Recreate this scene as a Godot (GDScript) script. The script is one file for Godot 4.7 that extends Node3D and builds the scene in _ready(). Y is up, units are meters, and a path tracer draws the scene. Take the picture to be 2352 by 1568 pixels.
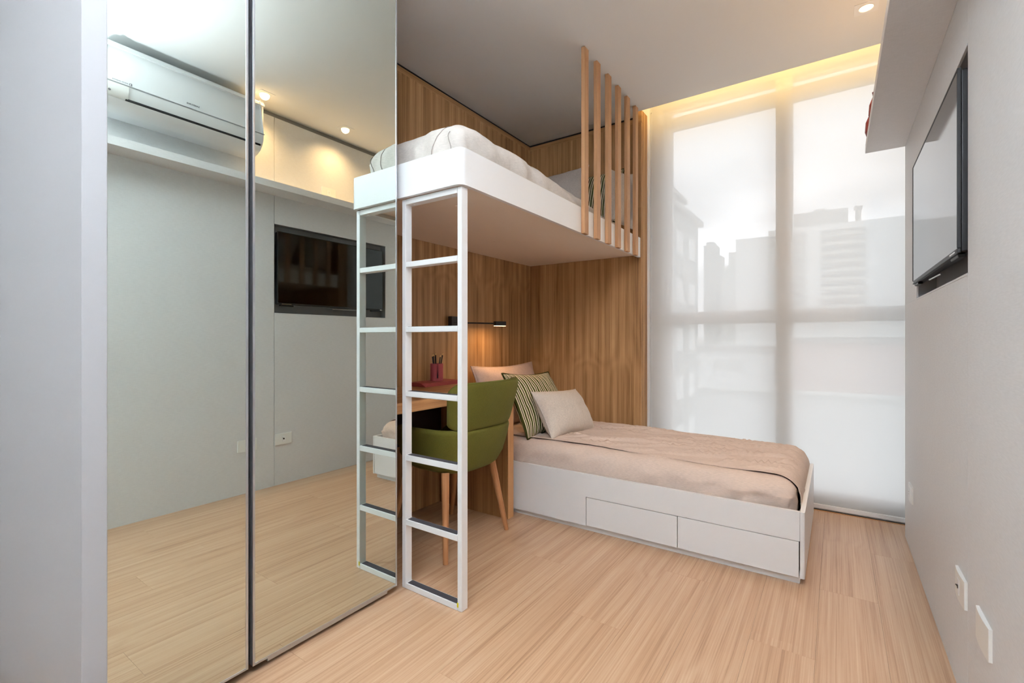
extends Node3D
# A narrow bedroom: loft bed over a desk and a low bed, mirrored wardrobe, window with a screen shade.

# ---------------------------------------------------------------- mesh builder
class MB:
	var v := PackedVector3Array()
	var n := PackedVector3Array()
	var uv := PackedVector2Array()
	var ix := PackedInt32Array()

	func pt(p: Vector3, nn: Vector3, u: Vector2) -> int:
		v.append(p); n.append(nn); uv.append(u)
		return v.size() - 1

	func tri(a: int, b: int, c: int) -> void:
		var g := (v[b] - v[a]).cross(v[c] - v[a])
		if g.dot(n[a] + n[b] + n[c]) > 0.0:
			ix.append(a); ix.append(c); ix.append(b)
		else:
			ix.append(a); ix.append(b); ix.append(c)

	func quad(a: int, b: int, c: int, d: int) -> void:
		tri(a, b, c); tri(a, c, d)

	static func pick(p: Vector3, axis: int, grain: int) -> Vector2:
		var o := [0, 1, 2]
		o.erase(axis)
		if grain == axis:
			return Vector2(p[o[0]], p[o[1]])
		var w: int = o[0] if o[1] == grain else o[1]
		return Vector2(p[w], p[grain])

	# chamfered box, centre c, size s; grain = axis along which wood grain runs
	func box(c: Vector3, s: Vector3, ch := 0.002, grain := 1, uo := Vector2.ZERO) -> MB:
		var h := s * 0.5
		ch = minf(ch, minf(h.x, minf(h.y, h.z)) * 0.9)
		var id := {}
		for a in 3:
			var b := (a + 1) % 3
			var d := (a + 2) % 3
			for sg in [-1.0, 1.0]:
				var q := []
				for k in [[-1.0, -1.0], [1.0, -1.0], [1.0, 1.0], [-1.0, 1.0]]:
					var p := Vector3.ZERO
					p[a] = h[a] * sg
					p[b] = (h[b] - ch) * k[0]
					p[d] = (h[d] - ch) * k[1]
					var nn := Vector3.ZERO
					nn[a] = sg
					var w := pt(c + p, nn, pick(c + p, a, grain) + uo)
					q.append(w)
					var key := Vector3i(int(sign(p.x)), int(sign(p.y)), int(sign(p.z)))
					id[[a, key]] = w
				quad(q[0], q[1], q[2], q[3])
		for a in 3:
			var b := (a + 1) % 3
			var d := (a + 2) % 3
			for sb in [-1, 1]:
				for sd in [-1, 1]:
					var k1 := Vector3i.ZERO
					k1[b] = sb; k1[d] = sd; k1[a] = -1
					var k2 := k1
					k2[a] = 1
					quad(id[[b, k1]], id[[b, k2]], id[[d, k2]], id[[d, k1]])
		for sx in [-1, 1]:
			for sy in [-1, 1]:
				for sz in [-1, 1]:
					var k := Vector3i(sx, sy, sz)
					tri(id[[0, k]], id[[1, k]], id[[2, k]])
		return self

	func lohi(lo: Vector3, hi: Vector3, ch := 0.002, grain := 1, uo := Vector2.ZERO) -> MB:
		return box((lo + hi) * 0.5, hi - lo, ch, grain, uo)

	# surface of points f(i, j); smooth normals pointing to the side of +cross(du, dv)
	func grid(f: Callable, nu: int, nv: int, wrap_u := false, us := 1.0, vs := 1.0) -> MB:
		var P := []
		for j in nv + 1:
			var row := PackedVector3Array()
			for i in nu + 1:
				row.append(f.call(float(i) / nu, float(j) / nv))
			P.append(row)
		var start := v.size()
		for j in nv + 1:
			for i in nu + 1:
				var il := i - 1
				var ir := i + 1
				if wrap_u:
					if il < 0: il = nu - 1
					if ir > nu: ir = 1
				else:
					il = maxi(il, 0); ir = mini(ir, nu)
				var du: Vector3 = P[j][ir] - P[j][il]
				var dv: Vector3 = P[mini(j + 1, nv)][i] - P[maxi(j - 1, 0)][i]
				if du.length() < 1e-7:
					var jj := j + 1 if j == 0 else j - 1
					du = P[jj][ir] - P[jj][il]
				var nn := du.cross(dv)
				nn = nn.normalized() if nn.length() > 1e-12 else Vector3.UP
				pt(P[j][i], nn, Vector2(float(i) / nu * us, float(j) / nv * vs))
		for j in nv:
			for i in nu:
				var a := start + j * (nu + 1) + i
				quad(a, a + 1, a + nu + 2, a + nu + 1)
		return self

	# profile of Vector2(radius, y) turned about the y axis at c
	func lathe(c: Vector3, prof: Array, seg := 24) -> MB:
		for k in prof.size() - 1:
			var p: Vector2 = prof[k]
			var q: Vector2 = prof[k + 1]
			var dir := q - p
			var nn2 := Vector2(dir.y, -dir.x).normalized()
			for i in seg:
				var t0 := TAU * i / seg
				var t1 := TAU * (i + 1) / seg
				var e0 := Vector3(cos(t0), 0, sin(t0))
				var e1 := Vector3(cos(t1), 0, sin(t1))
				var n0 := e0 * nn2.x + Vector3.UP * nn2.y
				var n1 := e1 * nn2.x + Vector3.UP * nn2.y
				var a := pt(c + e0 * p.x + Vector3.UP * p.y, n0, Vector2(t0 * 0.05, p.y))
				var b := pt(c + e1 * p.x + Vector3.UP * p.y, n1, Vector2(t1 * 0.05, p.y))
				var g := pt(c + e1 * q.x + Vector3.UP * q.y, n1, Vector2(t1 * 0.05, q.y))
				var h := pt(c + e0 * q.x + Vector3.UP * q.y, n0, Vector2(t0 * 0.05, q.y))
				if p.x > 1e-6: tri(a, b, g)
				if q.x > 1e-6: tri(a, g, h)
		return self

	# straight tapered round bar with capped ends
	func bar(a: Vector3, b: Vector3, ra: float, rb: float, seg := 14) -> MB:
		var d := (b - a).normalized()
		var s := d.cross(Vector3.RIGHT if absf(d.x) < 0.8 else Vector3.UP).normalized()
		var t := d.cross(s)
		var L := (b - a).length()
		var ra_ := []
		var rb_ := []
		for i in seg + 1:
			var an := TAU * i / seg
			var e := s * cos(an) + t * sin(an)
			ra_.append(pt(a + e * ra, e, Vector2(an * ra, 0)))
			rb_.append(pt(b + e * rb, e, Vector2(an * ra, L)))
		for i in seg:
			quad(ra_[i], ra_[i + 1], rb_[i + 1], rb_[i])
		for end in 2:
			var cc := a if end == 0 else b
			var rr := ra if end == 0 else rb
			var nn := -d if end == 0 else d
			var m := pt(cc, nn, Vector2.ZERO)
			var prev := -1
			for i in seg + 1:
				var an := TAU * i / seg
				var e := s * cos(an) + t * sin(an)
				var q := pt(cc + e * rr, nn, Vector2(cos(an), sin(an)) * rr)
				if prev >= 0: tri(m, prev, q)
				prev = q
		return self

	# tube through points (closed or open)
	func tube(pts: Array, r: float, closed := false, seg := 8) -> MB:
		var N := pts.size()
		var rings := []
		var len_ := 0.0
		for k in N + (1 if closed else 0):
			var i := k % N
			var a: Vector3 = pts[(i - 1 + N) % N] if closed or i > 0 else pts[i]
			var b: Vector3 = pts[(i + 1) % N] if closed or i < N - 1 else pts[i]
			var d := (b - a).normalized()
			var s := d.cross(Vector3(0.13, 0.31, 0.94)).normalized()
			var t := d.cross(s)
			if k > 0: len_ += (pts[i] - pts[(i - 1 + N) % N]).length()
			var ring := []
			for j in seg + 1:
				var an := TAU * j / seg
				var e := s * cos(an) + t * sin(an)
				ring.append(pt(pts[i] + e * r, e, Vector2(float(j) / seg * 0.02, len_)))
			rings.append(ring)
		for k in rings.size() - 1:
			for j in seg:
				quad(rings[k][j], rings[k][j + 1], rings[k + 1][j + 1], rings[k + 1][j])
		return self

	# polygon in the plane of two axes, extruded along the third (axis) from lo to hi
	func prism(poly: PackedVector2Array, axis: int, lo: float, hi: float, smooth := false) -> MB:
		var o := [0, 1, 2]
		o.erase(axis)
		var N := poly.size()
		var area := 0.0
		for i in N:
			area += poly[i].cross(poly[(i + 1) % N])
		var sg := signf(area)
		var edge := []
		for i in N:
			var d := (poly[(i + 1) % N] - poly[i]).normalized()
			edge.append(Vector2(d.y, -d.x) * sg)
		var run := 0.0
		for i in N:
			var p := poly[i]
			var q := poly[(i + 1) % N]
			var ni: Vector2 = edge[i]
			var n0 := ni
			var n1 := ni
			if smooth:
				var ep: Vector2 = edge[(i - 1 + N) % N]
				var en: Vector2 = edge[(i + 1) % N]
				if ep.dot(ni) > 0.6: n0 = (ep + ni).normalized()
				if en.dot(ni) > 0.6: n1 = (en + ni).normalized()
			var id := []
			for k in [[p, lo, n0, 0.0], [q, lo, n1, 1.0], [q, hi, n1, 1.0], [p, hi, n0, 0.0]]:
				var P := Vector3.ZERO
				P[o[0]] = k[0].x; P[o[1]] = k[0].y; P[axis] = k[1]
				var M := Vector3.ZERO
				M[o[0]] = k[2].x; M[o[1]] = k[2].y
				id.append(pt(P, M, Vector2(k[1], run + k[3] * (q - p).length())))
			run += (q - p).length()
			quad(id[0], id[1], id[2], id[3])
		var tr := Geometry2D.triangulate_polygon(poly)
		for e in [[lo, -1.0], [hi, 1.0]]:
			var base := []
			for p in poly:
				var P := Vector3.ZERO
				P[o[0]] = p.x; P[o[1]] = p.y; P[axis] = e[0]
				var M := Vector3.ZERO
				M[axis] = e[1]
				base.append(pt(P, M, p))
			for k in range(0, tr.size(), 3):
				tri(base[tr[k]], base[tr[k + 1]], base[tr[k + 2]])
		return self

	# rounded soft box: size s about c, edge radius r, cells per metre, displacement f(p, normal) -> Vector3
	func soft(c: Vector3, s: Vector3, r: float, per: float, f: Callable) -> MB:
		var h := s * 0.5
		var start := v.size()
		var acc := {}
		var tris := []
		for a in 3:
			var b := (a + 1) % 3
			var d := (a + 2) % 3
			var nb := maxi(6, int(s[b] * per))
			var nd := maxi(6, int(s[d] * per))
			for sg in [-1.0, 1.0]:
				var first := v.size()
				for j in nd + 1:
					for i in nb + 1:
						var p := Vector3.ZERO
						p[a] = h[a] * sg
						p[b] = h[b] * cell(float(i) / nb, r / h[b])
						p[d] = h[d] * cell(float(j) / nd, r / h[d])
						var q := Vector3(clampf(p.x, -h.x + r, h.x - r), clampf(p.y, -h.y + r, h.y - r), clampf(p.z, -h.z + r, h.z - r))
						var nn := (p - q).normalized()
						var w := q + nn * r
						var u := pick(c + w, a, 2)
						pt(c + w + f.call(c + w, nn), nn, u)
				for j in nd:
					for i in nb:
						var e := first + j * (nb + 1) + i
						tris.append([e, e + 1, e + nb + 2])
						tris.append([e, e + nb + 2, e + nb + 1])
		for t in tris:
			var g := (v[t[1]] - v[t[0]]).cross(v[t[2]] - v[t[0]])
			if g.dot(n[t[0]] + n[t[1]] + n[t[2]]) < 0.0: g = -g
			for k in 3:
				var key := Vector3i((v[t[k]] * 20000.0).round())
				acc[key] = acc.get(key, Vector3.ZERO) + g
		for i in range(start, v.size()):
			var key := Vector3i((v[i] * 20000.0).round())
			if acc.has(key) and acc[key].length() > 1e-12: n[i] = acc[key].normalized()
		for t in tris: tri(t[0], t[1], t[2])
		return self

	static func cell(t: float, k: float) -> float:
		# denser near both ends, where the edge is round
		var x := t * 2.0 - 1.0
		return x * 0.75 + 0.25 * sin(x * PI * 0.5)

	func mesh() -> ArrayMesh:
		var arr := []
		arr.resize(Mesh.ARRAY_MAX)
		arr[Mesh.ARRAY_VERTEX] = v
		arr[Mesh.ARRAY_NORMAL] = n
		arr[Mesh.ARRAY_TEX_UV] = uv
		arr[Mesh.ARRAY_INDEX] = ix
		var m := ArrayMesh.new()
		m.add_surface_from_arrays(Mesh.PRIMITIVE_TRIANGLES, arr)
		return m

# ---------------------------------------------------------------- node helpers
var M := {}
var taken := {}
var rng := RandomNumberGenerator.new()

func numbered(called: String) -> String:
	var k: int = taken.get(called, 0)
	taken[called] = k + 1
	return called if k == 0 else "%s_%03d" % [called, k]

func part(mb: MB, called: String, mat: Material, parent: Node3D, label := "") -> MeshInstance3D:
	var o := MeshInstance3D.new()
	o.name = called if parent != self else numbered(called)
	o.mesh = mb.mesh()
	o.mesh.surface_set_material(0, mat)
	o.cast_shadow = GeometryInstance3D.SHADOW_CASTING_SETTING_ON
	parent.add_child(o, true)
	if label: o.set_meta("label", label)
	return o

func thing(called: String, label: String, category: String, group := "", at := Vector3.ZERO) -> Node3D:
	var o := Node3D.new()
	o.name = numbered(called)
	add_child(o)
	o.position = at
	o.set_meta("label", label)
	o.set_meta("category", category)
	if group: o.set_meta("group", group)
	return o

func tag(o: Node3D, label: String, category: String, group := "") -> Node3D:
	o.set_meta("label", label)
	o.set_meta("category", category)
	if group: o.set_meta("group", group)
	return o

func structure(called: String, label := "") -> Node3D:
	var o := Node3D.new()
	o.name = called
	add_child(o)
	o.set_meta("kind", "structure")
	if label: o.set_meta("label", label)
	return o

func mb() -> MB:
	return MB.new()

func V(x: float, y: float, z: float) -> Vector3:
	return Vector3(x, y, z)

# ---------------------------------------------------------------- textures
func noise(seed_: int, freq: float, oct := 3, kind := FastNoiseLite.TYPE_SIMPLEX_SMOOTH) -> FastNoiseLite:
	var f := FastNoiseLite.new()
	f.seed = seed_
	f.noise_type = kind
	f.frequency = freq
	f.fractal_octaves = oct
	return f

# grey noise picture drawn small along y and stretched, so that it runs like grain
func stretched(seed_: int, freq: float, w: int, h: int, sw: int, sh: int, oct := 3) -> PackedByteArray:
	var im := noise(seed_, freq, oct).get_seamless_image(sw, sh)
	im.convert(Image.FORMAT_L8)
	im.resize(w, h, Image.INTERPOLATE_CUBIC)
	return im.get_data()

func ramp(stops: Array) -> Array:
	var out := []
	for i in 256:
		var t := i / 255.0
		for k in stops.size() - 1:
			if t <= stops[k + 1][0] or k == stops.size() - 2:
				var f := clampf((t - stops[k][0]) / (stops[k + 1][0] - stops[k][0]), 0.0, 1.0)
				out.append((stops[k][1] as Color).lerp(stops[k + 1][1], f))
				break
	return out

func wood(seed_: int, w: int, h: int, stops: Array, fine: float, broad: float, rings: float) -> ImageTexture:
	var a := stretched(seed_, 0.11, w, h, w, h / 96, 3)
	var b := stretched(seed_ + 1, 0.03, w, h, w / 2, h / 128, 3)
	var c := stretched(seed_ + 2, 0.02, w, h, 128, 32, 3)
	var e := stretched(seed_ + 3, 0.35, w, h, w, h / 40, 1)
	var lut := ramp(stops)
	var data := PackedByteArray()
	data.resize(w * h * 3)
	for y in h:
		for x in w:
			var i := y * w + x
			var j := y * w + (x + (c[i] - 128) / 30 + w) % w
			var ring := sin((c[i] / 255.0) * rings + (float(x) / w) * TAU * 3.0)
			var pore := maxf(0.0, (e[j] - 150) / 105.0)
			var t := 0.5 + (a[j] - 128) / 255.0 * fine + (b[j] - 128) / 255.0 * broad + ring * 0.06 - pore * 0.16
			var col: Color = lut[clampi(int(t * 255.0), 0, 255)]
			data[i * 3] = int(col.r * 255.0)
			data[i * 3 + 1] = int(col.g * 255.0)
			data[i * 3 + 2] = int(col.b * 255.0)
	return ImageTexture.create_from_image(Image.create_from_data(w, h, false, Image.FORMAT_RGB8, data))

func rgb8(r: int, g: int, b: int) -> Color:
	return Color(r / 255.0, g / 255.0, b / 255.0)

# near-white weave that tints an albedo colour
func weave(seed_: int, w: int, depth: float, slub := 0.6) -> ImageTexture:
	var a := stretched(seed_, 0.3, w, w, w, w / 10, 2)
	var b := stretched(seed_ + 5, 0.3, w, w, w / 10, w, 2)
	var c := stretched(seed_ + 9, 0.02, w, w, w / 4, w / 4, 3)
	var data := PackedByteArray()
	data.resize(w * w * 3)
	for i in w * w:
		var t := 1.0 - depth * (0.5 + (b[i] - 128) / 255.0 * 1.2 * slub + (a[i] - 128) / 255.0 * 1.2 * (1.0 - slub) + (c[i] - 128) / 255.0 * 0.12)
		var q := clampi(int(t * 255.0), 0, 255)
		data[i * 3] = q
		data[i * 3 + 1] = q
		data[i * 3 + 2] = q
	return ImageTexture.create_from_image(Image.create_from_data(w, w, false, Image.FORMAT_RGB8, data))

func stripes() -> ImageTexture:
	var w := 1024
	var im := Image.create(w, 64, false, Image.FORMAT_RGB8)
	im.fill(rgb8(226, 214, 184))
	var x := 0
	var k := 0
	while x < w:
		var wide := 21 if k % 2 == 0 else 12
		im.fill_rect(Rect2i(x, 0, wide, 64), rgb8(66, 72, 26) if k % 2 == 0 else rgb8(46, 42, 22))
		x += wide + (17 if k % 2 == 0 else 15)
		k += 1
	return ImageTexture.create_from_image(im)

func sky_picture() -> ImageTexture:
	var w := 768
	var h := 384
	var f := noise(11, 1.5, 5)
	var im := Image.create(w, h, false, Image.FORMAT_RGBF)
	for y in h:
		var el := PI * 0.5 - PI * (y + 0.5) / h
		for x in w:
			var az := TAU * (x + 0.5) / w
			var d := Vector3(cos(el) * cos(az), sin(el) * 3.4, cos(el) * sin(az))
			var c := f.get_noise_3dv(d) * 0.5 + 0.5
			var e := rad_to_deg(el)
			# overcast: grey decks above, thinner and brighter cloud towards the horizon
			var thin := exp(-pow((e - 11.0) / 7.0, 2.0))
			var L := 0.50 + 0.34 * c + 0.55 * thin * smoothstep(0.30, 0.62, c)
			var col := Color(L * 0.965, L * 0.995, L * 1.04)
			if e < 0.0:
				var g := lerpf(L, 0.35, smoothstep(0.0, 6.0, -e))
				col = Color(g, g, g * 0.98)
			im.set_pixel(x, y, col)
	return ImageTexture.create_from_image(im)

# ---------------------------------------------------------------- materials
func std(c: Color, rough := 0.5, metal := 0.0, spec := 0.5) -> StandardMaterial3D:
	var m := StandardMaterial3D.new()
	m.albedo_color = c
	m.roughness = rough
	m.metallic = metal
	m.metallic_specular = spec
	return m

func textured(tex: Texture2D, tint: Color, rough: float, scale: Vector2, spec := 0.5) -> StandardMaterial3D:
	var m := std(tint, rough, 0.0, spec)
	m.albedo_texture = tex
	m.uv1_scale = Vector3(scale.x, scale.y, 1)
	return m

func cloth(tex: Texture2D, tint: Color, scale: float, sheen := 0.25) -> StandardMaterial3D:
	var m := std(tint, 0.92, 0.0, 0.25)
	m.albedo_texture = tex
	m.uv1_triplanar = true
	m.uv1_scale = Vector3.ONE * scale
	m.rim_enabled = true
	m.rim = sheen
	m.rim_tint = 0.6
	return m

func glow(c: Color, e: float) -> StandardMaterial3D:
	var m := std(Color(0.9, 0.9, 0.9), 0.4)
	m.emission_enabled = true
	m.emission = c
	m.emission_energy_multiplier = e
	return m

func make_materials() -> void:
	var walnut := wood(3, 1024, 2048, [[0.0, rgb8(112, 79, 47)], [0.3, rgb8(156, 116, 75)], [0.52, rgb8(174, 133, 90)], [0.75, rgb8(189, 149, 105)], [1.0, rgb8(206, 168, 124)]], 0.50, 0.60, 26.0)
	var oak := wood(21, 1024, 2048, [[0.0, rgb8(164, 124, 94)], [0.3, rgb8(196, 157, 124)], [0.5, rgb8(208, 171, 138)], [0.75, rgb8(217, 182, 150)], [1.0, rgb8(230, 198, 168)]], 0.60, 0.42, 22.0)
	M.walnut = textured(walnut, Color.WHITE, 0.5, Vector2(1.0 / 1.1, 1.0 / 2.6), 0.4)
	M.slat_wood = textured(oak, rgb8(226, 210, 188), 0.5, Vector2(1.0 / 0.6, 1.0 / 2.2), 0.4)
	M.edge_wood = textured(oak, rgb8(232, 212, 180), 0.5, Vector2(1.0 / 0.5, 1.0 / 2.0), 0.4)
	M.desk_wood = textured(walnut, rgb8(232, 220, 210), 0.4, Vector2(1.0 / 1.1, 1.0 / 2.6), 0.5)
	M.floor = textured(oak, rgb8(222, 219, 217), 0.34, Vector2(1.0 / 0.75, 1.0 / 2.3), 0.5)
	M.leg_wood = textured(oak, rgb8(206, 176, 146), 0.5, Vector2(1.0 / 0.3, 1.0 / 1.2), 0.4)
	var linen := weave(40, 512, 0.05, 0.7)
	M.panel = std(rgb8(232, 232, 233), 0.5, 0.0, 0.4)
	M.panel.albedo_texture = linen
	M.panel.uv1_world_triplanar = true
	M.panel.uv1_triplanar = true
	M.panel.uv1_scale = Vector3.ONE * 1.6
	M.partition = std(rgb8(158, 158, 160), 0.5, 0.0, 0.4)  # white panel greyed in its colour to hold down the light on it
	M.ceiling = std(rgb8(238, 238, 237), 0.9, 0.0, 0.3)
	M.plaster = std(rgb8(228, 228, 226), 0.9, 0.0, 0.3)
	M.white = std(rgb8(240, 241, 242), 0.35, 0.0, 0.5)
	M.beige = std(rgb8(240, 226, 211), 0.5, 0.0, 0.4)
	M.white_gloss = std(rgb8(232, 234, 235), 0.25, 0.0, 0.5)
	M.plastic = std(rgb8(238, 238, 234), 0.3, 0.0, 0.5)
	M.gap = std(rgb8(30, 30, 32), 0.8)
	M.reveal = std(rgb8(150, 148, 145), 0.7)
	M.alu = std(rgb8(196, 199, 203), 0.28, 0.85)
	M.dark_alu = std(rgb8(70, 72, 76), 0.4, 0.6)
	M.mirror = std(rgb8(222, 231, 225), 0.0, 1.0)
	M.tape = std(rgb8(58, 56, 60), 0.9, 0.0, 0.3)
	M.sticker = std(rgb8(214, 204, 20), 0.5)
	M.black = std(rgb8(14, 13, 16), 0.45)
	M.black_soft = std(rgb8(24, 23, 26), 0.6)
	M.screen = std(rgb8(4, 4, 5), 0.06, 0.0, 0.62)
	M.niche = std(rgb8(118, 119, 123), 0.6)
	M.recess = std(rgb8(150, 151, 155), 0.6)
	M.chrome = std(rgb8(200, 198, 195), 0.25, 1.0)
	M.clay = std(rgb8(138, 58, 54), 0.55, 0.0, 0.4)
	M.rose = cloth(weave(77, 256, 0.22, 0.5), rgb8(178, 88, 92), 9.0, 0.1)
	M.pencil = std(rgb8(20, 19, 21), 0.45)
	M.pencil_wood = std(rgb8(214, 172, 112), 0.7)
	M.ornament = std(rgb8(112, 34, 34), 0.5)
	var fab := weave(60, 512, 0.30, 0.5)
	var slub := weave(64, 512, 0.14, 0.85)
	M.green = cloth(fab, rgb8(106, 102, 42), 6.0, 0.35)
	M.sheet_low = cloth(slub, rgb8(222, 201, 187), 2.6, 0.2)
	M.sheet_high = cloth(slub, rgb8(226, 218, 210), 2.6, 0.2)
	M.pillow_pink = cloth(fab, rgb8(226, 200, 188), 4.0, 0.2)
	M.pillow_sand = cloth(fab, rgb8(246, 233, 220), 4.0, 0.2)
	M.pillow_grey = cloth(fab, rgb8(214, 204, 196), 4.0, 0.2)
	M.thread = std(rgb8(150, 140, 132), 0.9)
	M.striped = std(Color.WHITE, 0.92, 0.0, 0.25)
	M.striped.albedo_texture = stripes()
	M.cord_striped = std(Color.WHITE, 0.92, 0.0, 0.25)
	M.cord_striped.albedo_texture = M.striped.albedo_texture
	M.cord_striped.uv1_scale = Vector3(0.0, 1.0, 1)
	M.shade = std(Color(0.80, 0.79, 0.775, 0.83), 0.95, 0.0, 0.1)
	M.shade.transparency = BaseMaterial3D.TRANSPARENCY_ALPHA
	M.shade.backlight_enabled = true
	M.shade.backlight = Color(1.11, 1.11, 1.11)
	M.shade.cull_mode = BaseMaterial3D.CULL_DISABLED
	M.glass = std(Color(0.92, 0.95, 0.94, 0.05), 0.0, 0.0, 0.5)
	M.glass.transparency = BaseMaterial3D.TRANSPARENCY_ALPHA
	M.frame = std(rgb8(226, 226, 224), 0.4)
	M.warm_lens = glow(Color(1.0, 0.86, 0.66), 3.0)
	M.led = glow(Color(1.0, 0.72, 0.32), 2.0)
	M.added_up_lens = glow(Color(1.0, 0.98, 0.95), 3.0)
	M.bldg_grey = std(rgb8(158, 162, 160), 0.9)  # outdoor colours from here on are lightened to carry the haze
	M.bldg_white = std(rgb8(222, 224, 224), 0.9)
	M.bldg_mid = std(rgb8(190, 192, 188), 0.9)
	M.bldg_pane = std(rgb8(150, 155, 156), 0.4)
	M.bldg_red = std(rgb8(196, 166, 156), 0.9)
	M.roof = std(rgb8(165, 163, 160), 0.9)
	M.ground = std(rgb8(206, 207, 202), 0.95)

# ---------------------------------------------------------------- scene
const XM := -1.498     # mirror plane
const XR := 0.303      # panelled right wall
const XL := -2.109     # wood wall on the left
const ZB := -3.3355    # wood wall at the back
const YC := 2.669      # ceiling

func _ready() -> void:
	rng.seed = 5
	setup_view()
	make_materials()
	build_shell()
	build_window()
	build_right_wall()
	build_wardrobe()
	build_loft_bed()
	build_low_bed()
	build_desk()
	build_chair()
	build_tv()
	build_air_conditioner()
	build_lamps()
	build_outlets()
	build_outside()

func setup_view() -> void:
	var cam := Camera3D.new()
	cam.name = "camera"
	add_child(cam)
	cam.position = V(0, 1.05, 0)
	cam.rotation = V(0, deg_to_rad(34.54), 0)
	var near := 0.05
	cam.projection = Camera3D.PROJECTION_FRUSTUM
	cam.near = near
	cam.far = 900.0
	cam.size = 2.0 * near * 784.0 / 1081.16
	cam.frustum_offset = Vector2(0, -6.5 / 1081.16 * near)
	var at := CameraAttributesPhysical.new()
	at.frustum_focal_length = 16.5
	at.frustum_focus_distance = 2.6
	at.exposure_aperture = 5.0
	cam.attributes = at
	cam.current = true
	var we := WorldEnvironment.new()
	we.name = "environment"
	add_child(we)
	var e := Environment.new()
	var sky := Sky.new()
	var ps := PanoramaSkyMaterial.new()
	ps.panorama = sky_picture()
	ps.energy_multiplier = 2.1
	sky.sky_material = ps
	e.background_mode = Environment.BG_SKY
	e.sky = sky
	e.tonemap_mode = Environment.TONE_MAPPER_LINEAR
	e.tonemap_exposure = 1.3
	e.sdfgi_enabled = true
	e.ssao_enabled = true
	e.ssil_enabled = true
	we.environment = e

func build_shell() -> void:
	# floor of long planks along z
	var fl := structure("floor")
	part(mb().lohi(V(-2.25, -0.08, -3.43), V(0.6, -0.014, 1.35), 0.0), "subfloor", M.gap, fl)
	var w := 0.195
	var x := 0.139 - w * 12
	var k := 0
	while x < XR:
		var z := -3.43 - fposmod(k * 0.53, 1.38)
		while z < 1.32:
			var lo := V(maxf(x, XL) + 0.0002, -0.014, maxf(z, -3.43) + 0.0002)
			var hi := V(minf(x + w, XR + 0.1) - 0.0002, 0.0, minf(z + 1.38, 1.32) - 0.0002)
			z += 1.38
			if hi.z - lo.z < 0.02 or hi.x - lo.x < 0.01: continue
			part(mb().lohi(lo, hi, 0.0003, 2, Vector2(rng.randf(), rng.randf() * 2.3)), "plank", M.floor, fl)
		x += w
		k += 1
	# ceiling, ending short of the window in a lit niche
	var ce := structure("ceiling")
	part(mb().lohi(V(-2.25, YC, -3.2756), V(0.6, YC + 0.10, 1.35), 0.001), "plaster_slab", M.ceiling, ce)
	part(mb().lohi(V(-2.25, YC, -3.47), V(-1.20, YC + 0.10, -3.2757), 0.0), "plaster_slab", M.ceiling, ce)
	part(mb().lohi(V(-2.25, 2.93, -3.75), V(0.6, 2.99, -3.2), 0.0), "niche_top", M.ceiling, ce)
	part(mb().lohi(V(-2.25, YC + 0.10, -3.24), V(0.6, 2.93, -3.2), 0.0), "niche_side", M.ceiling, ce)
	# left wall in wood
	var wl := structure("wall_left")
	part(mb().lohi(V(-2.25, 0, -3.60), V(XL - 0.02, YC, 1.35), 0.0), "masonry", M.plaster, wl)
	part(mb().lohi(V(XL - 0.02, 0, ZB), V(XL, YC - 0.052, -0.36), 0.001, 1), "wood_panel", M.walnut, wl)
	part(mb().lohi(V(XL - 0.02, YC - 0.050, ZB - 0.03), V(XL - 0.004, YC - 0.016, -0.36), 0.001, 2), "cornice_strip", M.walnut, wl)
	part(mb().lohi(V(XL - 0.03, YC - 0.06, ZB - 0.04), V(XL - 0.012, YC, -0.36), 0.0), "shadow_line", M.gap, wl)
	# back wall: wood beside the window
	var wb := structure("wall_back")
	part(mb().lohi(V(-2.25, 0, -3.75), V(-1.20, 2.95, -3.47), 0.0), "masonry", M.plaster, wb)
	part(mb().lohi(V(XL - 0.02, 0, ZB - 0.03), V(-1.159, YC - 0.052, ZB), 0.001, 1, Vector2(0.4, 0.6)), "wood_panel", M.walnut, wb)
	part(mb().lohi(V(XL - 0.02, YC - 0.050, ZB - 0.03), V(-1.201, YC - 0.016, ZB - 0.004), 0.001, 0, Vector2(0.2, 0.1)), "cornice_strip", M.walnut, wb)
	part(mb().lohi(V(-1.200, YC - 0.050, ZB - 0.03), V(-1.159, 2.705, ZB - 0.004), 0.001, 0, Vector2(0.2, 0.1)), "cornice_strip", M.walnut, wb)
	part(mb().lohi(V(XL - 0.02, YC - 0.02, ZB - 0.035), V(-1.20, YC, ZB - 0.012), 0.0), "shadow_line", M.gap, wb)
	part(mb().lohi(V(-1.19, 0, -3.455), V(-1.157, 2.705, ZB - 0.032), 0.001, 1, Vector2(0.7, 0.9)), "end_board", M.walnut, wb)
	part(mb().lohi(V(-1.20, 0, -3.75), V(-1.146, 2.95, -3.457), 0.002), "jamb", M.white, wb)
	part(mb().lohi(V(-1.15, 2.742, -3.62), V(0.6, 2.95, -3.50), 0.0), "lintel", M.plaster, wb)
	part(mb().lohi(V(-1.15, -0.08, -3.75), V(0.6, 0.004, -3.50), 0.0), "sill", M.white, wb)
	part(mb().lohi(V(-1.15, -0.06, -3.50), V(0.6, -0.012, -3.42), 0.0), "floor_gap", M.gap, wb)
	part(mb().lohi(V(-1.15, -0.012, -3.446), V(XR + 0.2, 0.001, -3.434), 0.001, 0), "floor_trim", M.edge_wood, wb)
	# wall behind the camera
	var wf := structure("wall_front")
	part(mb().lohi(V(-2.25, 0, 1.30), V(0.6, YC, 1.42), 0.0), "masonry", M.plaster, wf)

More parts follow.
